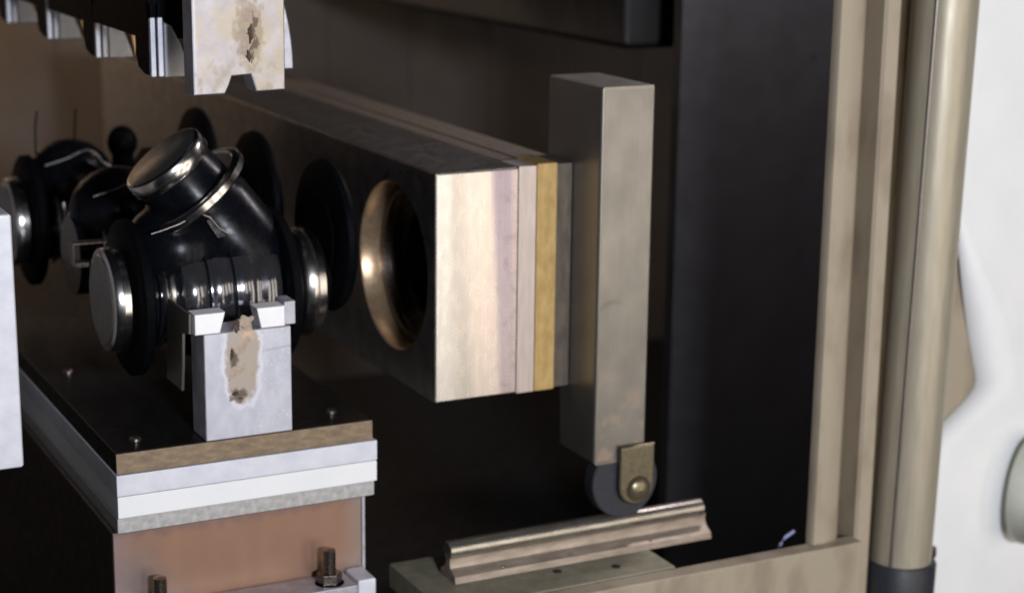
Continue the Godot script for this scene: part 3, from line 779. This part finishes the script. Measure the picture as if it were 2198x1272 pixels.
	for i in ub.size():
		for f in 3:
			var p: Vector2 = ub[i].lerp(ub[(i + 1) % ub.size()], f / 3.0)
			up.append(p + Vector2(nz.get_noise_2d(p.x * 900.0, p.y * 900.0), nz.get_noise_2d(p.y * 900.0, p.x * 900.0)) * 0.002)
	s = Shape.new()
	s.prism(PackedVector2Array([Vector2(0.0992, 0.3837), Vector2(0.1314, 0.3842), Vector2(0.136, 0.393), Vector2(0.1396, 0.4027), Vector2(0.1623, 0.4037), Vector2(0.1654, 0.394), Vector2(0.1682, 0.3851), Vector2(0.1986, 0.3859), Vector2(0.2, 0.618), Vector2(0.0988, 0.618)]), 2, -0.001, 0.0005, 0.0003)
	put(s, "stained_face", M.plate_face, u)
	s = Shape.new()
	s.crust(up, 0.0, 0.0009, nz)
	var ur := put(s, "residue", M.residue, u)
	for q in [[Vector2(0.1615, 0.446), 0.0026, 0.009], [Vector2(0.159, 0.422), 0.0025, 0.006]]:
		var o := PackedVector2Array()
		for k in 16:
			var a := TAU * k / 16.0
			var w := 1.0 + 0.5 * nz.get_noise_2d(cos(a) * 20.0 + q[0].x * 3000.0, sin(a) * 20.0 + q[0].y * 3000.0)
			o.append(q[0] + Vector2(cos(a) * q[1], sin(a) * q[2]) * w)
		s = Shape.new()
		s.crust(o, 0.0014, 0.0022, nz)
		put(s, "burnt_lump", M.burnt, ur)
	var j := make_upper_jaw("bright upper clamp jaw directly behind the notched clamp plate", 0.0)
	dup(j, Vector3(0.004, -0.004, -0.25), "second upper clamp jaw behind the notched plate, with a grey half-round lip")
	dup(j, Vector3(0.004, -0.004, -0.5), "third upper clamp jaw behind the notched plate, smaller and darker")
	dup(j, Vector3(0.004, -0.004, -0.75), "farthest upper clamp jaw, cut by the top left corner of the view")

func fittings():
	make_fitting("front black pipe fitting with silver end plug and silver-capped slanting branch", true, true, false, 0.0)
	make_fitting("unplugged black pipe fitting in shadow between the front fitting and the rear one", false, false, false, -0.25)
	make_fitting("rear black pipe fitting with a bright plug rim at the left edge of the view", true, false, true, -0.5)

func bracket_and_rail():
	var t := thing("carriage_bracket", "tall grey metal bracket with a roller foot, right of the socket beam", "bracket", Vector3(0.61, -0.0855, -0.03))
	var s := Shape.new()
	s.prism(PackedVector2Array([Vector2(0.0325, -0.085), Vector2(0.0325, 0.3735), Vector2(-0.1, 0.3735), Vector2(-0.1, 0.06), Vector2(-0.06, 0.0), Vector2(-0.056, -0.085)]), 0, 0.5746, 0.6485, 0.004)
	put(s, "column", M.bracket_metal, t)
	put(bx(Vector3(0.579, -0.0806, 0.0322), Vector3(0.6441, 0.3691, 0.0327), 0.0002), "front_face", M.column_front, t)
	# yoke, axle and roller
	s = Shape.new()
	var p := PackedVector2Array([Vector2(0.6575, -0.064), Vector2(0.6075, -0.064)])
	for k in 13:
		var a := PI + PI * k / 12.0
		p.append(Vector2(0.6325, -0.116) + Vector2(cos(a), sin(a)) * 0.025)
	s.prism(p, 2, 0.033, 0.041, 0.0035)
	var y := put(s, "yoke", M.brass, t)
	s = Shape.new()
	s.lathe([Vector2(0.0, 0.0165), Vector2(0.003, 0.0155), Vector2(0.006, 0.012), Vector2(0.0078, 0.007), Vector2(0.0084, 0.0)], Transform3D(Basis(Vector3(0, 0, 1), Vector3(0, 1, 0), Vector3(-1, 0, 0)), Vector3(0.634, -0.12, 0.041)), 28)
	put(s, "axle_cap", M.brass, y)
	s = Shape.new()
	s.lathe([Vector2(0.0, 0.0), Vector2(0.0, 0.0445), Vector2(0.0015, 0.046), Vector2(0.02, 0.046), Vector2(0.0215, 0.0445), Vector2(0.0215, 0.0)], Transform3D(Basis(Vector3(0, 0, 1), Vector3(0, 1, 0), Vector3(-1, 0, 0)), Vector3(0.6205, -0.111, 0.0105)), 56)
	put(s, "roller", M.rubber, t)
	# supported round rail
	var r := thing("round_rail", "short round steel rail on a flared metal base, under the roller", "rail", Vector3(0.565, -0.205, 0.012))
	s = Shape.new()
	s.lathe([Vector2(0.388, 0.0), Vector2(0.388, 0.0105), Vector2(0.389, 0.0115), Vector2(0.742, 0.0115), Vector2(0.743, 0.0105), Vector2(0.743, 0.0)], Transform3D(Basis(), Vector3(0, -0.169, 0.014)), 32)
	put(s, "shaft", M.rail_steel, r)
	s = Shape.new()
	s.prism(PackedVector2Array([Vector2(0.0205, -0.176), Vector2(0.0195, -0.184), Vector2(0.022, -0.19), Vector2(0.034, -0.197), Vector2(0.036, -0.2045), Vector2(-0.008, -0.2045), Vector2(-0.006, -0.197), Vector2(0.006, -0.19), Vector2(0.0085, -0.184), Vector2(0.0075, -0.176)]), 0, 0.389, 0.748, 0.0008)
	put(s, "base", M.rail_base, r)
	for x in [0.455, 0.545, 0.66]:
		put(hex(x, -0.1975, 0.0285, 0.0045, 0.003, 1), "bolt", M.bolt_steel, r)
	var d := thing("rail_pad", "drab beige plate with two dark holes under the round rail", "plate", Vector3(0.5, -0.3, 0.02))
	put(bx(Vector3(0.345, -0.235, -0.06), Vector3(0.657, -0.205, 0.0965), 0.0015), "plate", M.pad_paint, d)
	for q in [Vector2(0.518, 0.05), Vector2(0.59, 0.067)]:
		s = Shape.new()
		s.lathe([Vector2(0.0, 0.0055), Vector2(0.0008, 0.0055), Vector2(0.0008, 0.0)], Transform3D(Basis(Vector3(0, 1, 0), Vector3(1, 0, 0), Vector3(0, 0, 1)), Vector3(q.x, -0.205, q.y)), 20)
		put(s, "hole", M.black_bed, d)

func frame_right():
	var t := thing("machine_frame", "beige painted machine frame: low sill and grooved upright beside the dark opening", "machine frame", Vector3(0.85, -0.5, 0.1))
	put(bx(Vector3(0.2, -0.42, 0.0985), Vector3(0.918, -0.206, 0.124), 0.002), "sill", M.beige_paint, t)
	var s := Shape.new()
	s.prism(PackedVector2Array([Vector2(0.851, 0.094), Vector2(0.851, 0.104), Vector2(0.8535, 0.1075), Vector2(0.868, 0.1085), Vector2(0.885, 0.1065), Vector2(0.894, 0.101), Vector2(0.902, 0.085), Vector2(0.911, 0.06), Vector2(0.92, 0.045), Vector2(0.92, 0.035), Vector2(0.906, 0.05), Vector2(0.89, 0.093)]), 1, -0.5, 0.75, 0.001)
	put(s, "upright", M.beige_paint, t)
	s = Shape.new()
	s.prism(PackedVector2Array([Vector2(0.9215, 0.02), Vector2(0.9215, 0.1), Vector2(0.925, 0.1035), Vector2(0.943, 0.1035), Vector2(0.947, 0.1), Vector2(0.949, 0.02)]), 1, -0.5, 0.75, 0.001)
	put(s, "upright", M.beige_paint, t)
	put(bx(Vector3(0.9495, -0.5, -0.03), Vector3(1.06, 0.75, -0.02), 0.001), "backing", M.beige_paint, t)
	put(bx(Vector3(1.0605, -0.5, 0.0), Vector3(1.22, 0.75, 0.0215), 0.001), "shadow_strip", M.beige_paint, t)  # beige sheet put in as the soft shadow beside the tube
	# upright tube with rubber foot
	var c := thing("upright_tube", "tall beige metal tube with a seam and a black rubber foot, beside the white cabinet", "tube", Vector3(1.0, -0.26, 0.1))
	var up := Basis(Vector3(0.022, 1, 0).normalized(), Vector3(1, -0.022, 0).normalized(), Vector3(0, 0, 1))
	s = Shape.new()
	s.lathe([Vector2(0.0, 0.0), Vector2(0.0, 0.0395), Vector2(0.001, 0.0405), Vector2(1.0, 0.0405), Vector2(1.0, 0.0)], Transform3D(up, Vector3(1.0, -0.253, 0.098)), 48)
	put(s, "tube", M.tube_metal, c)
	s = Shape.new()
	s.lathe([Vector2(0.0, 0.0024), Vector2(1.0, 0.0024)], Transform3D(up, Vector3(0.967, -0.252, 0.1215)), 8)
	put(s, "seam", M.bracket_metal, c)
	s = Shape.new()
	s.lathe([Vector2(-0.06, 0.0), Vector2(-0.06, 0.045), Vector2(-0.057, 0.0475), Vector2(-0.003, 0.0475), Vector2(0.0, 0.0455), Vector2(0.0, 0.03)], Transform3D(up, Vector3(1.0, -0.251, 0.098)), 48)
	put(s, "rubber_foot", M.rubber, c)
	put(bx(Vector3(1.043, -0.262, 0.06), Vector3(1.062, -0.245, 0.1), 0.003), "lug", M.bolt_steel, c)
	var tie := thing("cable_tie", "small pale blue tie end poking up behind the sill beside the upright", "cable tie", Vector3(0.84, -0.23, 0.06))
	s = Shape.new()
	s.tube([Vector3(0.83, -0.245, 0.06), Vector3(0.8375, -0.218, 0.06), Vector3(0.8435, -0.21, 0.061), Vector3(0.856, -0.2035, 0.062)], 0.0022, 8)
	put(s, "strip", M.pale_tie, tie)
	# white cabinet panel outside the frame
	var w := thing("white_cabinet", "bright white cabinet side with a pale handle at the right edge of the view", "cabinet", Vector3(1.3, -0.6, 0.0))
	# side panel: left edge shaped back, most half way down, round the painted shadow
	s = Shape.new()
	var rows := []
	for i in 151:
		var y := lerpf(0.9, -0.6, i / 150.0)
		var r := 0.012 + 0.05 * smoothstep(0.2, 0.0, y) * smoothstep(-0.2, -0.14, y)
		var x0 := 1.07 + 0.022 * smoothstep(0.42, 0.2, y) + 0.085 * pow(clampf((0.26 - y) / 0.32, 0.0, 1.0), 1.15)
		x0 = lerpf(x0, 1.068, smoothstep(-0.045, -0.16, y)) if y < -0.045 else x0
		var row := []
		for k in 25:
			var a := PI / 2.0 * k / 24.0
			row.append([Vector3(x0 + r * (1.0 - cos(a)), y, 0.035 - r * 0.2 * (1.0 - sin(a))), Vector3(-cos(a), 0, sin(a) + 0.02).normalized()])
		row.append([Vector3(1.7, y, 0.035), Vector3(0, 0, 1)])
		rows.append(row)
	for i in 150:
		for k in 25:
			var A: Array = rows[i][k]
			var B: Array = rows[i][k + 1]
			var C: Array = rows[i + 1][k + 1]
			var D: Array = rows[i + 1][k]
			s.quad(A[0], B[0], C[0], D[0], A[1], B[1], C[1], D[1])
	put(s, "side_panel", M.white_paint, w)
	put(bx(Vector3(1.061, -0.6, -0.06), Vector3(1.7, 0.9, -0.0315), 0.003), "carcass", M.white_paint, w)
	s = Shape.new()
	var bulb := []
	for k in 19:
		bulb.append(Vector2(-cos(PI * k / 18.0), pow(sin(PI * k / 18.0), 0.75)))
	s.lathe(bulb, Transform3D(Basis(Vector3(0.01, 0.076, 0.0), Vector3(0.034, -0.003, 0.0), Vector3(0, 0, 0.03)), Vector3(1.246, -0.203, 0.07)), 36)
	put(s, "handle", M.cream_plastic, w)
